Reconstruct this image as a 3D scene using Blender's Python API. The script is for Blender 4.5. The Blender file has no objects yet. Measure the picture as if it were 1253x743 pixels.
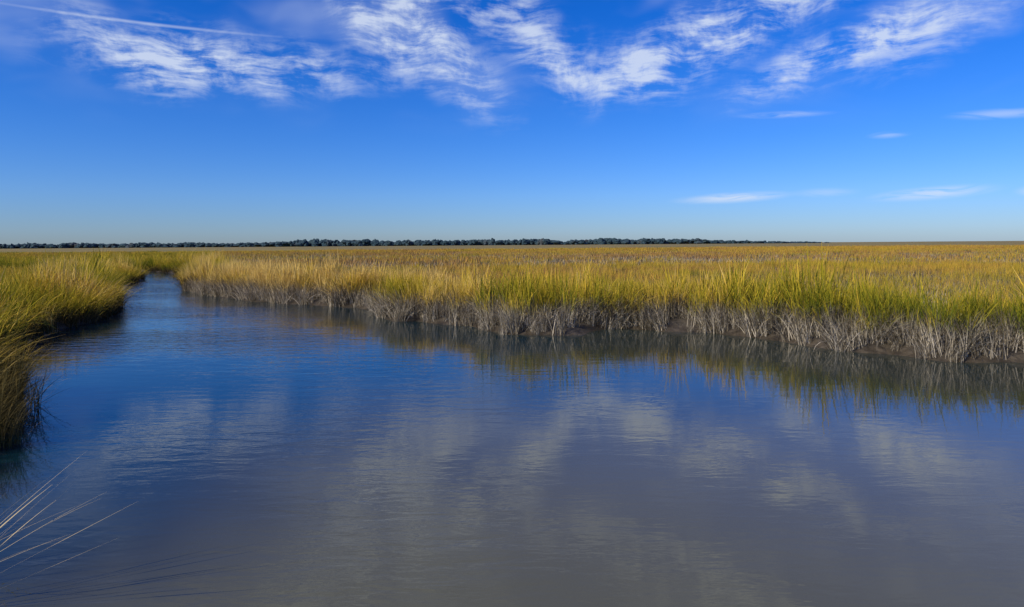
import bpy, math, time, numpy as np
from mathutils import noise, Vector, Matrix
rng = np.random.default_rng(7)
scene = bpy.context.scene
scene.view_settings.view_transform = 'Standard'
scene.view_settings.look = 'None'
scene.view_settings.exposure = 0

SUN_AZ = math.radians(-126); SUN_EL = math.radians(33)

# ---------------------------------------------------------------- node helper
class NT:
    def __init__(s, tree): s.t = tree; s.n = tree.nodes; s.l = tree.links
    def new(s, typ, **kw):
        nd = s.n.new(typ)
        for k, v in kw.items(): setattr(nd, k, v)
        return nd
    def put(s, sock, v):
        if isinstance(v, bpy.types.NodeSocket): s.l.new(v, sock)
        elif v is not None: sock.default_value = v
    def math(s, op, a, b=None, c=None, clamp=False):
        nd = s.new('ShaderNodeMath', operation=op); nd.use_clamp = clamp
        s.put(nd.inputs[0], a)
        if b is not None: s.put(nd.inputs[1], b)
        if c is not None: s.put(nd.inputs[2], c)
        return nd.outputs[0]
    def mapr(s, v, a, b, c=0., d=1., smooth=True):
        nd = s.new('ShaderNodeMapRange'); nd.clamp = True
        if smooth: nd.interpolation_type = 'SMOOTHSTEP'
        s.put(nd.inputs[0], v)
        for i, q in enumerate((a, b, c, d)): s.put(nd.inputs[i+1], q)
        return nd.outputs[0]
    def mapping(s, v, loc=(0,0,0), rot=(0,0,0), scl=(1,1,1), typ='POINT'):
        nd = s.new('ShaderNodeMapping', vector_type=typ)
        s.l.new(v, nd.inputs[0]); nd.inputs[1].default_value = loc
        nd.inputs[2].default_value = rot; nd.inputs[3].default_value = scl
        return nd.outputs[0]
    def noise(s, v, scale, detail=4, rough=.55, dist=0., col=False, dim='2D'):
        nd = s.new('ShaderNodeTexNoise'); nd.noise_dimensions = dim; s.l.new(v, nd.inputs['Vector'])
        nd.inputs['Scale'].default_value = scale; nd.inputs['Detail'].default_value = detail
        nd.inputs['Roughness'].default_value = rough; nd.inputs['Distortion'].default_value = dist
        return nd.outputs['Color' if col else 'Fac']
    def mix(s, f, a, b, blend='MIX'):
        nd = s.new('ShaderNodeMix', data_type='RGBA', blend_type=blend)
        s.put(nd.inputs[0], f)
        for k, v in ((6, a), (7, b)):
            if isinstance(v, tuple) and len(v) == 3: v = (*v, 1)
            s.put(nd.inputs[k], v)
        return nd.outputs[2]
    def ramp(s, f, stops):
        nd = s.new('ShaderNodeValToRGB'); s.put(nd.inputs[0], f)
        cr = nd.color_ramp
        while len(cr.elements) < len(stops): cr.elements.new(.5)
        for e, (p, c) in zip(cr.elements, stops): e.position = p; e.color = (*c, 1)
        return nd.outputs[0]
    def warp(s, v, scale, amount, detail=3):
        w = s.noise(v, scale, detail, .55, col=True)
        a = s.new('ShaderNodeVectorMath', operation='SUBTRACT'); s.l.new(w, a.inputs[0]); a.inputs[1].default_value = (.5,.5,.5)
        b = s.new('ShaderNodeVectorMath', operation='SCALE'); s.l.new(a.outputs[0], b.inputs[0]); b.inputs['Scale'].default_value = amount
        c = s.new('ShaderNodeVectorMath', operation='ADD'); s.l.new(v, c.inputs[0]); s.l.new(b.outputs[0], c.inputs[1])
        return c.outputs[0]

# ---------------------------------------------------------------- sky
world = bpy.data.worlds.new("World"); scene.world = world; world.use_nodes = True
world.node_tree.nodes.clear()
N = NT(world.node_tree)
sky = N.new('ShaderNodeTexSky', sky_type='NISHITA'); sky.sun_disc = False
sky.sun_elevation = SUN_EL; sky.sun_rotation = SUN_AZ % (2*math.pi)
sky.air_density = 1.0; sky.dust_density = 0.3; sky.ozone_density = 2.0
tc = N.new('ShaderNodeTexCoord'); G = tc.outputs['Generated']
sep = N.new('ShaderNodeSeparateXYZ'); N.l.new(G, sep.inputs[0])
az = N.math('ARCTAN2', sep.outputs[0], sep.outputs[1])
el = N.math('ARCSINE', sep.outputs[2])
comb = N.new('ShaderNodeCombineXYZ'); N.put(comb.inputs[0], az); N.put(comb.inputs[1], el)
P = comb.outputs[0]
hs = N.new('ShaderNodeHueSaturation'); hs.inputs['Saturation'].default_value = 1.3
N.l.new(sky.outputs[0], hs.inputs['Color'])
tint = N.mix(N.mapr(el, 0, .33, smooth=False), (0.48, 0.68, 1.32), (0.11, 0.64, 1.46))
skycol = N.mix(1.0, hs.outputs[0], tint, 'MULTIPLY')
PW = N.warp(P, 7, .06, 2)
PF = N.warp(P, 9, .035, 1)
def blob(a, e, sx, sy, rot, wgt, coord=PW):
    m = N.mapping(coord, (a, e, 0), (0, 0, math.radians(rot)), (sx, sy, 1), 'TEXTURE')
    ln = N.new('ShaderNodeVectorMath', operation='LENGTH'); N.l.new(m, ln.inputs[0])
    return N.mapr(ln.outputs['Value'], 1.0, 0.0, 0.0, wgt)
def total(lst):
    acc = lst[0]
    for q in lst[1:]: acc = N.math('ADD', acc, q)
    return acc
cirrus = total([blob(*b) for b in [
    (-.38, .240, .31, .064, 0, .95), (-.52, .25, .18, .05, -20, .4),
    (-.19, .315, .28, .070, -36, .9), (-.09, .285, .17, .055, -50, .55),
    (.13, .247, .20, .068, -12, .85), (.27, .272, .24, .066, 20, .9),
    (.02, .30, .17, .06, -48, .55),
    (.44, .240, .20, .046, 22, .65), (.55, .27, .28, .065, 16, .65), (.38, .32, .3, .055, 12, .55),
    (-.22, .43, .34, .08, -25, .8), (.25, .44, .5, .08, 12, .7),
    (.0, .57, .9, .09, 5, .6)]])
back = N.mapr(N.noise(N.mapping(P, scl=(1.2, 5, 1)), 1, 2), .5, .75, 0, .8)
cirrus = N.math('ADD', cirrus, N.math('MULTIPLY', back, N.mapr(N.math('ABSOLUTE', az), .8, 1.1)))
fL = N.noise(N.mapping(PF, rot=(0,0,math.radians(50)), scl=(13, 62, 1)), 1.0, 6, .64, .12)
fR = N.noise(N.mapping(PF, rot=(0,0,math.radians(-40)), scl=(12, 58, 1)), 1.0, 6, .64, .12)
fm = N.new('ShaderNodeMix', data_type='FLOAT'); N.put(fm.inputs[0], N.mapr(az, .0, .22)); N.put(fm.inputs[2], fL); N.put(fm.inputs[3], fR)
f2 = N.noise(PF, 19, 5, .62, .1)
fib = N.math('ADD', N.math('MULTIPLY', fm.outputs[0], .58), N.math('MULTIPLY', f2, .42))
fibS = N.mapr(N.math('ADD', fib, N.math('MULTIPLY', cirrus, .05)), .42, .73)
d1 = N.math('MULTIPLY', fibS, N.mapr(cirrus, 0.0, 1.0, smooth=False))
lens = total([blob(a, e, sx, sy, r, wt, P) for a, e, sx, sy, r, wt in [
    (.312, .0625, .095, .0095, 2, .75), (.552, .060, .085, .0105, 3, .65), (.66, .058, .03, .009, 0, .6),
    (.43, .066, .05, .008, 0, .25), (.38, .172, .075, .006, -2, .35), (.625, .150, .07, .008, -3, .4),
    (.505, .136, .03, .006, 0, .3), (-.47, .196, .03, .004, 0, .25)]])
lens = N.math('MULTIPLY', lens, N.mapr(N.noise(N.mapping(PF, scl=(14, 130, 1)), 1, 3, .6, .3), .22, .55))
con = blob(-.49, .281, .21, .0030, 0.5, .36, P)
veil = N.math('MULTIPLY', N.mapr(N.noise(N.mapping(PW, scl=(4, 11, 1)), 1, 3, .55), .42, .8), N.mapr(el, .14, .3, 0, .25))
dens = N.math('ADD', N.math('ADD', d1, lens), N.math('ADD', con, veil))
dens = N.math('MINIMUM', dens, .78)
col = N.mix(dens, skycol, (7.0, 7.8, 9.2))
bg = N.new('ShaderNodeBackground'); N.l.new(col, bg.inputs[0]); bg.inputs[1].default_value = .1
out = N.new('ShaderNodeOutputWorld'); N.l.new(bg.outputs[0], out.inputs[0])

sl = bpy.data.lights.new('sun', 'SUN'); sl.energy = 5.0; sl.angle = math.radians(.53); sl.color = (1, .90, .72)
so = bpy.data.objects.new('sun', sl); scene.collection.objects.link(so)
sd = Vector((math.sin(SUN_AZ)*math.cos(SUN_EL), math.cos(SUN_AZ)*math.cos(SUN_EL), math.sin(SUN_EL)))
so.rotation_euler = sd.to_track_quat('Z', 'Y').to_euler(); so.location = sd*50

# ---------------------------------------------------------------- water outline
shore = [(300,60),(80,26),(40,15.5),(25,12.6),(16,12.7),(10.3,13.7),(8.95,14.0),(7.8,15.3),(6.75,16.9),(5.6,18.6),(4.05,19.9),(2.65,19.7),
 (1.42,18.3),(-.15,18.7),(-1.7,21.2),(-3.5,22.4),(-4.75,23.4),(-5.6,27.0),(-8.3,28.3),(-10.6,29.9),(-13.9,33.2),(-16.6,35.9),
 (-21,43.4),(-28,58),(-33.3,66),(-42,73),(-60,78),(-95,82),(-220,90),(-220,80),(-95,74),(-60,70),(-43,65),(-33,58.5),(-28.4,53),
 (-26.0,46.6),(-22.0,37.5),(-17.0,29.2),(-14.9,25.3),(-13.8,21.5),(-13.1,18.6),(-11.6,15.4),(-9.6,12.4),(-7.7,9.8),(-6.4,8),(-5.1,6.3),(-4.15,5),
 (-4.0,3.5),(-4.2,1),(-5.2,-3),(-8,-12),(-14,-30),(300,-30)]
def chaikin(p, n=2):
    for _ in range(n):
        q = []
        for i in range(len(p)):
            a = np.array(p[i]); b = np.array(p[(i+1) % len(p)])
            q += [tuple(a*.85+b*.15), tuple(a*.15+b*.85)]
        p = q
    return p
poly = np.array(chaikin(shore, 2))
pts = []
for i in range(len(poly)):
    a, b = poly[i], poly[(i+1) % len(poly)]
    L = np.linalg.norm(b-a); k = max(1, int(L/.6)) if L < 12 else 1
    for j in range(k):
        p = a+(b-a)*j/k
        if abs(p[0]) < 60 and 6 < p[1] < 90:
            s = .30 if p[1] < 30 else .45
            n1 = noise.noise(Vector((p[0]*.9, p[1]*.9, 0)))*s*1.6; n2 = noise.noise(Vector((p[0]*.9, p[1]*.9, 9)))*s*1.6
            p = p+np.array([n1, n2])
        pts.append(p)
poly = np.array(pts)
A = poly; B = np.roll(poly, -1, axis=0)
def sdist(x, y, grad=False):
    x = np.asarray(x, float).ravel(); y = np.asarray(y, float).ravel()
    best = np.full(x.shape, 1e18); inside = np.zeros(x.shape, bool)
    gx = np.zeros_like(x); gy = np.zeros_like(x)
    for (ax, ay), (bx, by) in zip(A, B):
        dx, dy = bx-ax, by-ay
        t = np.clip(((x-ax)*dx+(y-ay)*dy)/(dx*dx+dy*dy+1e-12), 0, 1)
        ex = x-(ax+t*dx); ey = y-(ay+t*dy); d = ex*ex+ey*ey
        m = d < best; best = np.where(m, d, best)
        gx = np.where(m, ex, gx); gy = np.where(m, ey, gy)
        c = ((ay > y) != (by > y)) & (x < dx*(y-ay)/(dy if dy != 0 else 1e-12)+ax)
        inside ^= c
    d = np.sqrt(best); d = np.where(inside, -d, d)
    return (d, gx, gy) if grad else d
def vnoise(x, y, sc, seed=0):
    return np.array([noise.noise(Vector((a*sc, b*sc, seed))) for a, b in zip(x, y)])
def ground_z(x, y, d):
    return np.interp(d, [-8, -1.5, 0, .25, .8, 2.5, 8, 60, 160, 400], [-1.5, -.5, -.03, .10, .22, .34, .38, .38, .75, .95])

# ---------------------------------------------------------------- terrain
def axis(lo, hi, step, far):
    a = list(np.arange(lo, hi, step)); s = step; v = a[-1]
    while v < far: s *= 1.13; v += s; a.append(v)
    s = step; v = a[0]; pre = []
    while v > -far: s *= 1.13; v -= s; pre.append(v)
    return np.array(pre[::-1]+a)
gx = axis(-32, 18, .3, 7000); gy = axis(-1, 62, .3, 7000)
X, Y = np.meshgrid(gx, gy); xs = X.ravel(); ys = Y.ravel()
D = sdist(xs, ys); Z = ground_z(xs, ys, D)
near = (np.abs(xs) < 70) & (np.abs(ys) < 110)
Z[near] += vnoise(xs[near], ys[near], 1.4)*.07 + vnoise(xs[near], ys[near], 5, 3)*.03
me = bpy.data.meshes.new('ground'); nx, ny = len(gx), len(gy)
idx = np.arange(nx*ny).reshape(ny, nx)
faces = np.stack([idx[:-1,:-1], idx[:-1,1:], idx[1:,1:], idx[1:,:-1]], -1).reshape(-1, 4)
me.from_pydata(np.stack([xs, ys, Z], 1).tolist(), [], faces.tolist())
me.attributes.new('inland', 'FLOAT', 'POINT').data.foreach_set('value', D.astype(np.float32))
me.polygons.foreach_set('use_smooth', [True]*len(me.polygons))
ground = bpy.data.objects.new('ground', me); scene.collection.objects.link(ground)
mat = bpy.data.materials.new('marsh_mud'); mat.use_nodes = True; M = NT(mat.node_tree)
bs = M.n['Principled BSDF']; geo = M.new('ShaderNodeNewGeometry'); Pp = geo.outputs['Position']
at = M.new('ShaderNodeAttribute', attribute_name='inland')
mud = M.ramp(M.noise(Pp, 3.5, 4, .65), [(.3, (.028,.022,.015)), (.7, (.09,.072,.050))])
mead = M.ramp(M.noise(M.mapping(Pp, scl=(.010, .05, 1)), 1, 5, .6), [(.35, (.14,.14,.02)), (.5, (.32,.22,.035)), (.65, (.20,.12,.03))])
fine = M.noise(M.mapping(Pp, scl=(.6, 1.2, 1)), 1, 5, .7)
mead = M.mix(M.mapr(fine, .3, .7, .55, 0), mead, (.05,.05,.01))
under = M.mix(M.mapr(at.outputs['Fac'], 1, 4), mud, (.035,.030,.012))
c = M.mix(M.mapr(at.outputs['Fac'], 40, 150), under, mead)
M.l.new(c, bs.inputs['Base Color'])
M.l.new(M.mapr(at.outputs['Fac'], .0, .7, .35, .85), bs.inputs['Roughness'])
bp = M.new('ShaderNodeBump'); bp.inputs['Strength'].default_value = .8; bp.inputs['Distance'].default_value = .05
M.l.new(M.noise(Pp, 9, 4, .65), bp.inputs['Height']); M.l.new(bp.outputs[0], bs.inputs['Normal'])
me.materials.append(mat)

# ---------------------------------------------------------------- water
wm = bpy.data.meshes.new('creek_water')
wm.from_pydata([(-400,-400,0),(400,-400,0),(400,130,0),(-400,130,0)], [], [(0,1,2,3)])
wo = bpy.data.objects.new('creek_water', wm); scene.collection.objects.link(wo)
mat = bpy.data.materials.new('turbid_water'); mat.use_nodes = True; M = NT(mat.node_tree)
bs = M.n['Principled BSDF']; geo = M.new('ShaderNodeNewGeometry'); Pp = geo.outputs['Position']
tb = M.noise(M.mapping(Pp, scl=(.10,.10,1)), 1, 3, .5, .5)
xx = M.new('ShaderNodeSeparateXYZ'); M.l.new(Pp, xx.inputs[0])
brownness = M.math('ADD', M.math('MULTIPLY', xx.outputs[0], .10), M.math('MULTIPLY', M.math('SUBTRACT', tb, .5), 1.0))
brownness = M.math('SUBTRACT', brownness, M.math('MULTIPLY', M.math('SUBTRACT', xx.outputs[1], 6), .035))
brownness = M.math('MINIMUM', brownness, M.mapr(xx.outputs[1], 6.0, 12.5, .2, -.36))
c = M.ramp(M.mapr(brownness, -.58, .12, 0, 1), [(0, (.003,.021,.030)), (.5, (.045,.046,.026)), (1, (.100,.094,.050))])  # browner eastward and close by, darker and bluer westward and farther out
M.l.new(c, bs.inputs['Base Color']); bs.inputs['IOR'].default_value = 1.42
bs.inputs['Roughness'].default_value = .015
amp = M.mapr(M.noise(M.mapping(Pp, scl=(.12,.2,1)), 1, 2, .5), .38, .66, .3, 1.0)
lf = M.math('MULTIPLY', M.mapr(xx.outputs[1], 12, 22, 0, 5.5), M.mapr(M.math('ADD', xx.outputs[0], M.math('MULTIPLY', xx.outputs[1], .28)), 1.5, -2.0))
farpatch = M.math('ADD', 1.0, lf)
n1 = M.noise(M.mapping(Pp, rot=(0,0,.25), scl=(1.2, 3.6, 1)), 1, 3, .55, .3)
n2 = M.noise(M.mapping(Pp, rot=(0,0,-.2), scl=(7, 15, 1)), 1, 2, .5)
hgt = M.math('ADD', M.math('MULTIPLY', n1, 1), M.math('MULTIPLY', n2, .18))
hgt = M.math('MULTIPLY', M.math('MULTIPLY', hgt, amp), farpatch)
bp = M.new('ShaderNodeBump'); bp.inputs['Strength'].default_value = 1; bp.inputs['Distance'].default_value = .0068
M.l.new(hgt, bp.inputs['Height']); M.l.new(bp.outputs[0], bs.inputs['Normal'])
wm.materials.append(mat)

# ---------------------------------------------------------------- grass materials
def grass_mat(name, stops, mudz=True, bias=0., hw=.45, tr=.2):
    mat = bpy.data.materials.new(name); mat.use_nodes = True; M = NT(mat.node_tree); M.n.clear()
    geo = M.new('ShaderNodeNewGeometry'); Pp = geo.outputs['Position']
    h = M.new('ShaderNodeAttribute', attribute_name='h').outputs['Fac']
    r = M.new('ShaderNodeAttribute', attribute_name='rnd').outputs['Fac']
    oi = M.new('ShaderNodeAttribute', attribute_name='irnd').outputs['Fac']
    z = M.new('ShaderNodeSeparateXYZ'); M.l.new(Pp, z.inputs[0])
    wn = M.noise(M.mapping(Pp, scl=(.18, .18, 0)), 1, 3, .6)
    wn2 = M.noise(M.mapping(Pp, scl=(.022, .07, 0)), 1, 3, .6)
    f = M.math('MULTIPLY', h, hw)
    f = M.math('ADD', f, M.math('MULTIPLY', r, .42))
    f = M.math('ADD', f, M.math('MULTIPLY', oi, .28))
    f = M.math('ADD', f, M.math('MULTIPLY', M.math('SUBTRACT', wn, .5), 1.25))
    f = M.math('ADD', f, M.math('MULTIPLY', M.math('SUBTRACT', wn2, .5), 1.5))
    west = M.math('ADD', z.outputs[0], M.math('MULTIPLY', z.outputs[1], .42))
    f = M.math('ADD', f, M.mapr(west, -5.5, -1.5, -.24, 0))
    f = M.math('ADD', f, bias-.05, clamp=True)
    c = M.ramp(f, stops)
    if mudz:
        zz = M.math('ADD', z.outputs[2], M.math('MULTIPLY', M.math('SUBTRACT', M.noise(Pp, 1.3, 2), .5), .6))
        zz = M.math('ADD', zz, M.math('MULTIPLY', M.math('SUBTRACT', r, .5), .45))
        zz = M.math('ADD', zz, M.math('MULTIPLY', M.mapr(west, -1.5, -3.5, 0, .26), M.mapr(z.outputs[1], 12, 16)))
        mud_shade_col = M.mix(M.math('POWER', r, 1.3), (.085,.066,.045), (.66,.58,.46))
        mud_shade_col = M.mix(M.mapr(west, -1.5, -3.0), mud_shade_col, M.mix(r, (.024,.018,.010), (.13,.10,.055)))  # west bank: its shade painted in as a darker mud coat
        c = M.mix(M.mapr(zz, .88, .60, 0, .95), c, mud_shade_col)
        # near west tuft: bank shade painted into the stem colour
        near_shade = M.math('MULTIPLY', M.mapr(west, -1.5, -2.6), M.mapr(z.outputs[1], 15, 10, 0, .55))
        c = M.mix(near_shade, c, M.mix(r, (.020,.022,.006), (.20,.15,.04)))
    df = M.new('ShaderNodeBsdfDiffuse'); M.l.new(c, df.inputs[0])
    tl = M.new('ShaderNodeBsdfTranslucent'); M.l.new(c, tl.inputs[0])
    mx = M.new('ShaderNodeMixShader'); mx.inputs[0].default_value = tr
    M.l.new(df.outputs[0], mx.inputs[1]); M.l.new(tl.outputs[0], mx.inputs[2])
    o = M.new('ShaderNodeOutputMaterial'); M.l.new(mx.outputs[0], o.inputs[0])
    return mat
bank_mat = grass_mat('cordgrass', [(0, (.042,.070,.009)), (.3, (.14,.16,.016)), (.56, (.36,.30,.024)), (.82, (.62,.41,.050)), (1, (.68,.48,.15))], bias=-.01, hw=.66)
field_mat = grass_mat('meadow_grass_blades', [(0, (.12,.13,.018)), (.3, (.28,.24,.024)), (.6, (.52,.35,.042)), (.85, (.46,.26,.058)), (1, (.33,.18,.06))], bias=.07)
dead_mat = grass_mat('dried_stalks', [(0, (.17,.13,.06)), (1, (.52,.42,.24))], mudz=False)

# ---------------------------------------------------------------- tuft meshes
def make_tuft(name, n, rad, Lr, wr, lean, bend, mat, square=False, biasdir=0., seg=4, seedheads=0.0, lean0=0., spread=.7):
    V = []; F = []; H = []; R = []
    for i in range(n):
        if square:
            if i % 9 == 0: cx, cy = rng.uniform(-rad, rad, 2); cl = rng.uniform(.75, 1.3)
            bx, by = cx+rng.normal(0, rad*.12), cy+rng.normal(0, rad*.12)
        else:
            cl = 1.; a = rng.uniform(0, 2*math.pi); q = rad*math.sqrt(rng.random()); bx, by = q*math.cos(a), q*math.sin(a)
        phi = rng.uniform(0, 2*math.pi) if rng.random() > biasdir else rng.normal(0, spread)
        L = rng.uniform(*Lr)*cl; w0 = rng.uniform(*wr)
        t0 = lean0+(abs(rng.normal(0, lean)) if lean0 == 0 else rng.normal(0, lean)); t1 = rng.uniform(*bend)
        twist = rng.normal(0, .6); r = rng.random()
        dx, dy = math.cos(phi), math.sin(phi)
        side = np.array([-math.sin(phi+twist), math.cos(phi+twist), 0])
        p = np.array([bx, by, -.08]); base = len(V); seedy = rng.random() < seedheads
        for k in range(seg+1):
            s = k/seg
            if seedy: w = w0*(.35 if s < .7 else 1.5*(1.02-s)/.3+.15)
            else: w = w0*(1-s**2.2)+.0006
            hw = side*w*.5
            V.append(tuple(p-hw)); V.append(tuple(p+hw)); H += [s, s]; R += [r, r]
            th = t0+t1*(s+.5/seg)**1.6
            p = p+np.array([dx*math.sin(th), dy*math.sin(th), math.cos(th)])*L/seg
        for k in range(seg):
            b = base+2*k; F.append((b, b+1, b+3, b+2))
    m = bpy.data.meshes.new(name); m.from_pydata(V, [], F)
    m.attributes.new('h', 'FLOAT', 'POINT').data.foreach_set('value', np.array(H, np.float32))
    m.attributes.new('rnd', 'FLOAT', 'POINT').data.foreach_set('value', np.array(R, np.float32))
    m.materials.append(mat); m.polygons.foreach_set('use_smooth', [True]*len(m.polygons))
    return bpy.data.objects.new(name, m)
def coll(name, objs):
    c = bpy.data.collections.new(name)
    for o in objs: c.objects.link(o)
    return c
bank_t = [make_tuft(f'a{i:02d}_tuft', 56, .22, (.6, 1.3), (.009, .021), .20, (.05, 1.1), bank_mat, biasdir=.15) for i in range(8)]
bank_t += [make_tuft(f'b{i:02d}_droop', 50, .22, (.5, 1.15), (.008, .018), .32, (.5, 2.2), bank_mat, biasdir=.75, seg=6) for i in range(5)]
bank_t += [make_tuft(f'c{i:02d}_seed', 24, .22, (1.0, 1.45), (.008, .014), .16, (.0, .4), bank_mat, seedheads=.8) for i in range(3)]
field_t = [make_tuft(f'd{i:02d}_patch', 160, .75, (.45, .85), (.018, .034), .22, (.0, .7), field_mat, square=True, seg=2) for i in range(6)]
field_t += [make_tuft(f'e{i:02d}_far', 170, 2.2, (.45, .85), (.08, .13), .25, (.0, .6), field_mat, square=True, seg=1) for i in range(5)]
near_t = [make_tuft(f'f{i:02d}_reed', 5, .10, (.8, 1.7), (.004, .008), .15, (-.25, .35), dead_mat, biasdir=1., seg=10, seedheads=.5, lean0=.92, spread=.35) for i in range(4)]
near_t += [make_tuft(f'g{i:02d}_near', 60, .25, (.7, 1.35), (.006, .013), .35, (.3, 1.5), bank_mat, biasdir=.7, seg=7) for i in range(3)]
C_bank = coll('cordgrass_tufts', bank_t); C_field = coll('meadow_patches', field_t); C_near = coll('overhang_tufts', near_t)

def scatter(name, P, rot, scl, idx, collection):
    m = bpy.data.meshes.new(name); m.from_pydata([tuple(p) for p in P], [], [])
    m.attributes.new('rot', 'FLOAT_VECTOR', 'POINT').data.foreach_set('vector', np.asarray(rot, np.float32).ravel())
    m.attributes.new('scl', 'FLOAT_VECTOR', 'POINT').data.foreach_set('vector', np.asarray(scl, np.float32).ravel())
    m.attributes.new('pick', 'INT', 'POINT').data.foreach_set('value', np.asarray(idx, np.int32))
    m.attributes.new('irnd', 'FLOAT', 'POINT').data.foreach_set('value', rng.random(len(P)).astype(np.float32))
    o = bpy.data.objects.new(name, m); scene.collection.objects.link(o)
    ng = bpy.data.node_groups.new(name+'_scatter', 'GeometryNodeTree')
    ng.interface.new_socket('Geometry', in_out='INPUT', socket_type='NodeSocketGeometry')
    ng.interface.new_socket('Geometry', in_out='OUTPUT', socket_type='NodeSocketGeometry')
    n = ng.nodes; l = ng.links
    gi = n.new('NodeGroupInput'); go = n.new('NodeGroupOutput')
    ip = n.new('GeometryNodeInstanceOnPoints'); ci = n.new('GeometryNodeCollectionInfo')
    ci.inputs[0].default_value = collection; ci.inputs['Separate Children'].default_value = True; ci.inputs['Reset Children'].default_value = True
    def na(nm, t):
        q = n.new('GeometryNodeInputNamedAttribute'); q.data_type = t; q.inputs[0].default_value = nm; return q.outputs[0]
    e = n.new('FunctionNodeEulerToRotation'); l.new(na('rot', 'FLOAT_VECTOR'), e.inputs[0])
    l.new(gi.outputs[0], ip.inputs['Points']); l.new(ci.outputs[0], ip.inputs['Instance'])
    ip.inputs['Pick Instance'].default_value = True
    l.new(na('pick', 'INT'), ip.inputs['Instance Index']); l.new(e.outputs[0], ip.inputs['Rotation'])
    l.new(na('scl', 'FLOAT_VECTOR'), ip.inputs['Scale'])
    ri = n.new('GeometryNodeRealizeInstances'); l.new(ip.outputs[0], ri.inputs[0]); l.new(ri.outputs[0], go.inputs[0])
    md = o.modifiers.new('scatter', 'NODES'); md.node_group = ng
    return o

def sample(x0, x1, y0, y1, dens):
    n = int((x1-x0)*(y1-y0)*dens); return rng.uniform(x0, x1, n), rng.uniform(y0, y1, n)
x, y = sample(-55, 20, 1, 95, 11)
d, ex, ey = sdist(x, y, True)
gap = vnoise(x, y, 1.6, 21)
k = (d > .02) & (d < 4.2) & (x > -.80*y-5) & (x < .80*y+5) & (rng.random(len(x)) < np.where(d < 2.4, 1, .5)) & (rng.random(len(x)) < np.where(y < 40, 1, .5)) & (gap > -.28)
k &= ~((y < 7.4) & (x < 0) & (rng.random(len(x)) < .9))
x, y, d, ex, ey = x[k], y[k], d[k], ex[k], ey[k]
toward = np.arctan2(-ey, -ex)
z = ground_z(x, y, d)
droop = rng.random(len(x)) < np.interp(d, [0, .6, 1.2, 1.8], [.95, .75, .25, 0])
seed = (~droop) & (rng.random(len(x)) < .18)
pick = np.where(droop, 8+rng.integers(0, 5, len(x)), np.where(seed, 13+rng.integers(0, 3, len(x)), rng.integers(0, 8, len(x))))
nz = vnoise(x, y, .35, 5); nz2 = vnoise(x, y, 1.1, 8)
s = (1.05+.38*nz+.50*nz2)*rng.uniform(.78, 1.22, len(x))*np.interp(d, [0, .5, 2.2, 4.2], [.8, 1.05, 1.0, .75])
s = s*np.where((x < -8.5-.12*y) & (y > 14), 1.08, 1.0)*np.where((x < 0) & (y < 9), .7, 1)
rz = np.where(droop, toward+rng.normal(0, .6, len(x)), rng.uniform(0, 6.28, len(x)))
tl = rng.normal(0, .11, (len(x), 2))
scatter('marsh_grass', np.stack([x, y, z], 1), np.stack([tl[:,0], tl[:,1], rz], 1), np.stack([s*1.05, s*1.05, s], 1), pick, C_bank)
print('bank', len(x))
P_, R_, S_, I_ = [], [], [], []
def add_field(x0, x1, y0, y1, dens, cond, lo, hi, sc):
    x, y = sample(x0, x1, y0, y1, dens); r = np.hypot(x, y)
    k = cond(x, y, r) & (np.abs(x) < .80*y+8); x, y = x[k], y[k]
    d = sdist(x, y); k = d > 3.4; x, y, d = x[k], y[k], d[k]
    z = ground_z(x, y, d); n = len(x)
    nz = vnoise(x, y, .05, 2)+.8*vnoise(x, y, .25, 3)
    s = sc*(1+.36*nz)*rng.uniform(.85, 1.15, n)
    P_.append(np.stack([x, y, z], 1)); R_.append(np.stack([np.zeros(n), np.zeros(n), rng.uniform(0, 6.28, n)], 1))
    S_.append(np.stack([np.ones(n), np.ones(n), s], 1)); I_.append(rng.integers(lo, hi, n))
add_field(-60, 70, 8, 55, .9, lambda x, y, r: y < 52, 0, 6, .92)
add_field(-200, 200, 48, 210, .09, lambda x, y, r: y > 50, 6, 11, .88)
P_ = np.concatenate(P_)
scatter('meadow_grass', P_, np.concatenate(R_), np.concatenate(S_), np.concatenate(I_), C_field)
print('field', len(P_))
t = []
for (px, py, n, kinds, sc) in [(-7.8, 10.2, 12, (4,7), .92), (-8.6, 11.4, 12, (4,7), .95), (-7.2, 9.2, 12, (4,7), .88), (-6.7, 8.4, 8, (4,7), .75),
        (-4.15, 4.5, 3, (0,4), .95), (-4.2, 4.9, 2, (0,4), 1.0), (-4.1, 4.1, 2, (0,4), .85), (-4.4, 5.4, 2, (0,4), .8), (-6.1, 7.5, 3, (4,7), .5)]:
    for _ in range(n):
        t.append((px+rng.normal(0, .15), py+rng.normal(0, .22), rng.integers(*kinds), sc*rng.uniform(.8, 1.1)))
t = np.array(t); d = sdist(t[:,0], t[:,1]); z = ground_z(t[:,0], t[:,1], np.maximum(d, 0.05))
n = len(t)
scatter('overhanging_cordgrass', np.stack([t[:,0], t[:,1], z], 1), np.stack([np.zeros(n), np.zeros(n), rng.normal(-.1, .35, n)], 1), np.stack([t[:,3]]*3, 1), t[:,2].astype(int), C_near)

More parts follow.
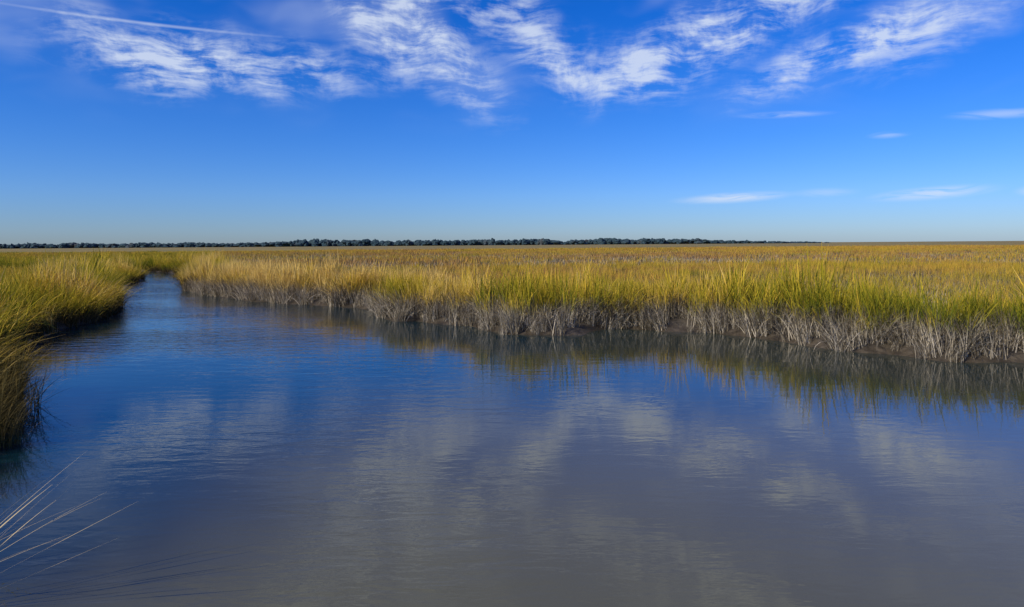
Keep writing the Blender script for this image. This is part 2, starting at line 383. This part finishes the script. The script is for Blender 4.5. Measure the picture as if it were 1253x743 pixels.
# ---------------------------------------------------------------- distant treeline
import bmesh
def tree_mass(name, specs, mat):
    V = []; F = []
    bm = bmesh.new(); bmesh.ops.create_icosphere(bm, subdivisions=2, radius=1)
    bv = np.array([v.co[:] for v in bm.verts]); bf = [[v.index for v in f.verts] for f in bm.faces]; bm.free()
    for (x, y, r, h) in specs:
        b = len(V)
        for k in range(5): V.append((x+.25*math.cos(k*1.257), y+.25*math.sin(k*1.257), .5))
        for k in range(5): V.append((x+.12*math.cos(k*1.257), y+.12*math.sin(k*1.257), h*.7))
        for k in range(5): F.append((b+k, b+(k+1) % 5, b+5+(k+1) % 5, b+5+k))
        for c in range(3):
            cx, cy = x+rng.normal(0, r*.5), y+rng.normal(0, r*.5); cz = h*(.25, .45, .68)[c]; rr = r*rng.uniform(.7, 1.2)
            jit = 1+.2*rng.normal(size=(len(bv), 1))
            vv = bv*jit*np.array([rr, rr, min(h*.34, h-cz+.3)])+np.array([cx, cy, cz])
            b = len(V); V += [tuple(q) for q in vv]; F += [tuple(b+i for i in f) for f in bf]
    m = bpy.data.meshes.new(name); m.from_pydata(V, [], F); m.materials.append(mat)
    o = bpy.data.objects.new(name, m); scene.collection.objects.link(o); return o
mat = bpy.data.materials.new('distant_foliage'); mat.use_nodes = True; M = NT(mat.node_tree)
bs = M.n['Principled BSDF']; geo = M.new('ShaderNodeNewGeometry')
c = M.ramp(M.noise(M.mapping(geo.outputs['Position'], scl=(.03,.03,.1)), 1, 4, .6), [(.3, (.025,.050,.066)), (.6, (.038,.063,.076)), (.75, (.066,.066,.068))])  # aerial haze painted into the foliage as a bluish base colour
M.l.new(c, bs.inputs['Base Color']); bs.inputs['Roughness'].default_value = .9; bs.inputs['Specular IOR Level'].default_value = .1
specs = []
hx = [-2200, -900, -620, -420, -400, -360, -270, -190, -90, 0, 200, 300, 350, 380, 450, 540]
hh = [10, 9, 8.5, 8, 10.5, 13.5, 12, 9.5, 11.5, 9.5, 10, 10.5, 8, 6, 4.8, 3.2]
for X0 in np.arange(-1600, 545, 2.6):
    base = np.interp(X0, hx, hh)
    base *= 1+.45*noise.noise(Vector((X0*.015, 1, 0)))+.25*noise.noise(Vector((X0*.05, 4, 0)))
    h = base*rng.uniform(.85, 1.05)
    if rng.random() < .02: h *= 1.2
    specs.append((X0+rng.normal(0, 2), 1200+rng.normal(0, 18)+.02*abs(X0), rng.uniform(3.6, 6), h))
tree_mass('distant_treeline', specs, mat)

# ---------------------------------------------------------------- camera
cam = bpy.data.cameras.new('camera'); co = bpy.data.objects.new('camera', cam); scene.collection.objects.link(co)
cam.sensor_width = 36; cam.lens = 24; cam.clip_end = 20000; cam.clip_start = .05
cam.shift_y = -(371.5-299)/1253
co.location = (0, 0, 2.5)
co.rotation_euler = (Matrix.Rotation(math.radians(90), 4, 'X') @ Matrix.Rotation(math.radians(-.4), 4, 'Z')).to_euler()
scene.camera = co
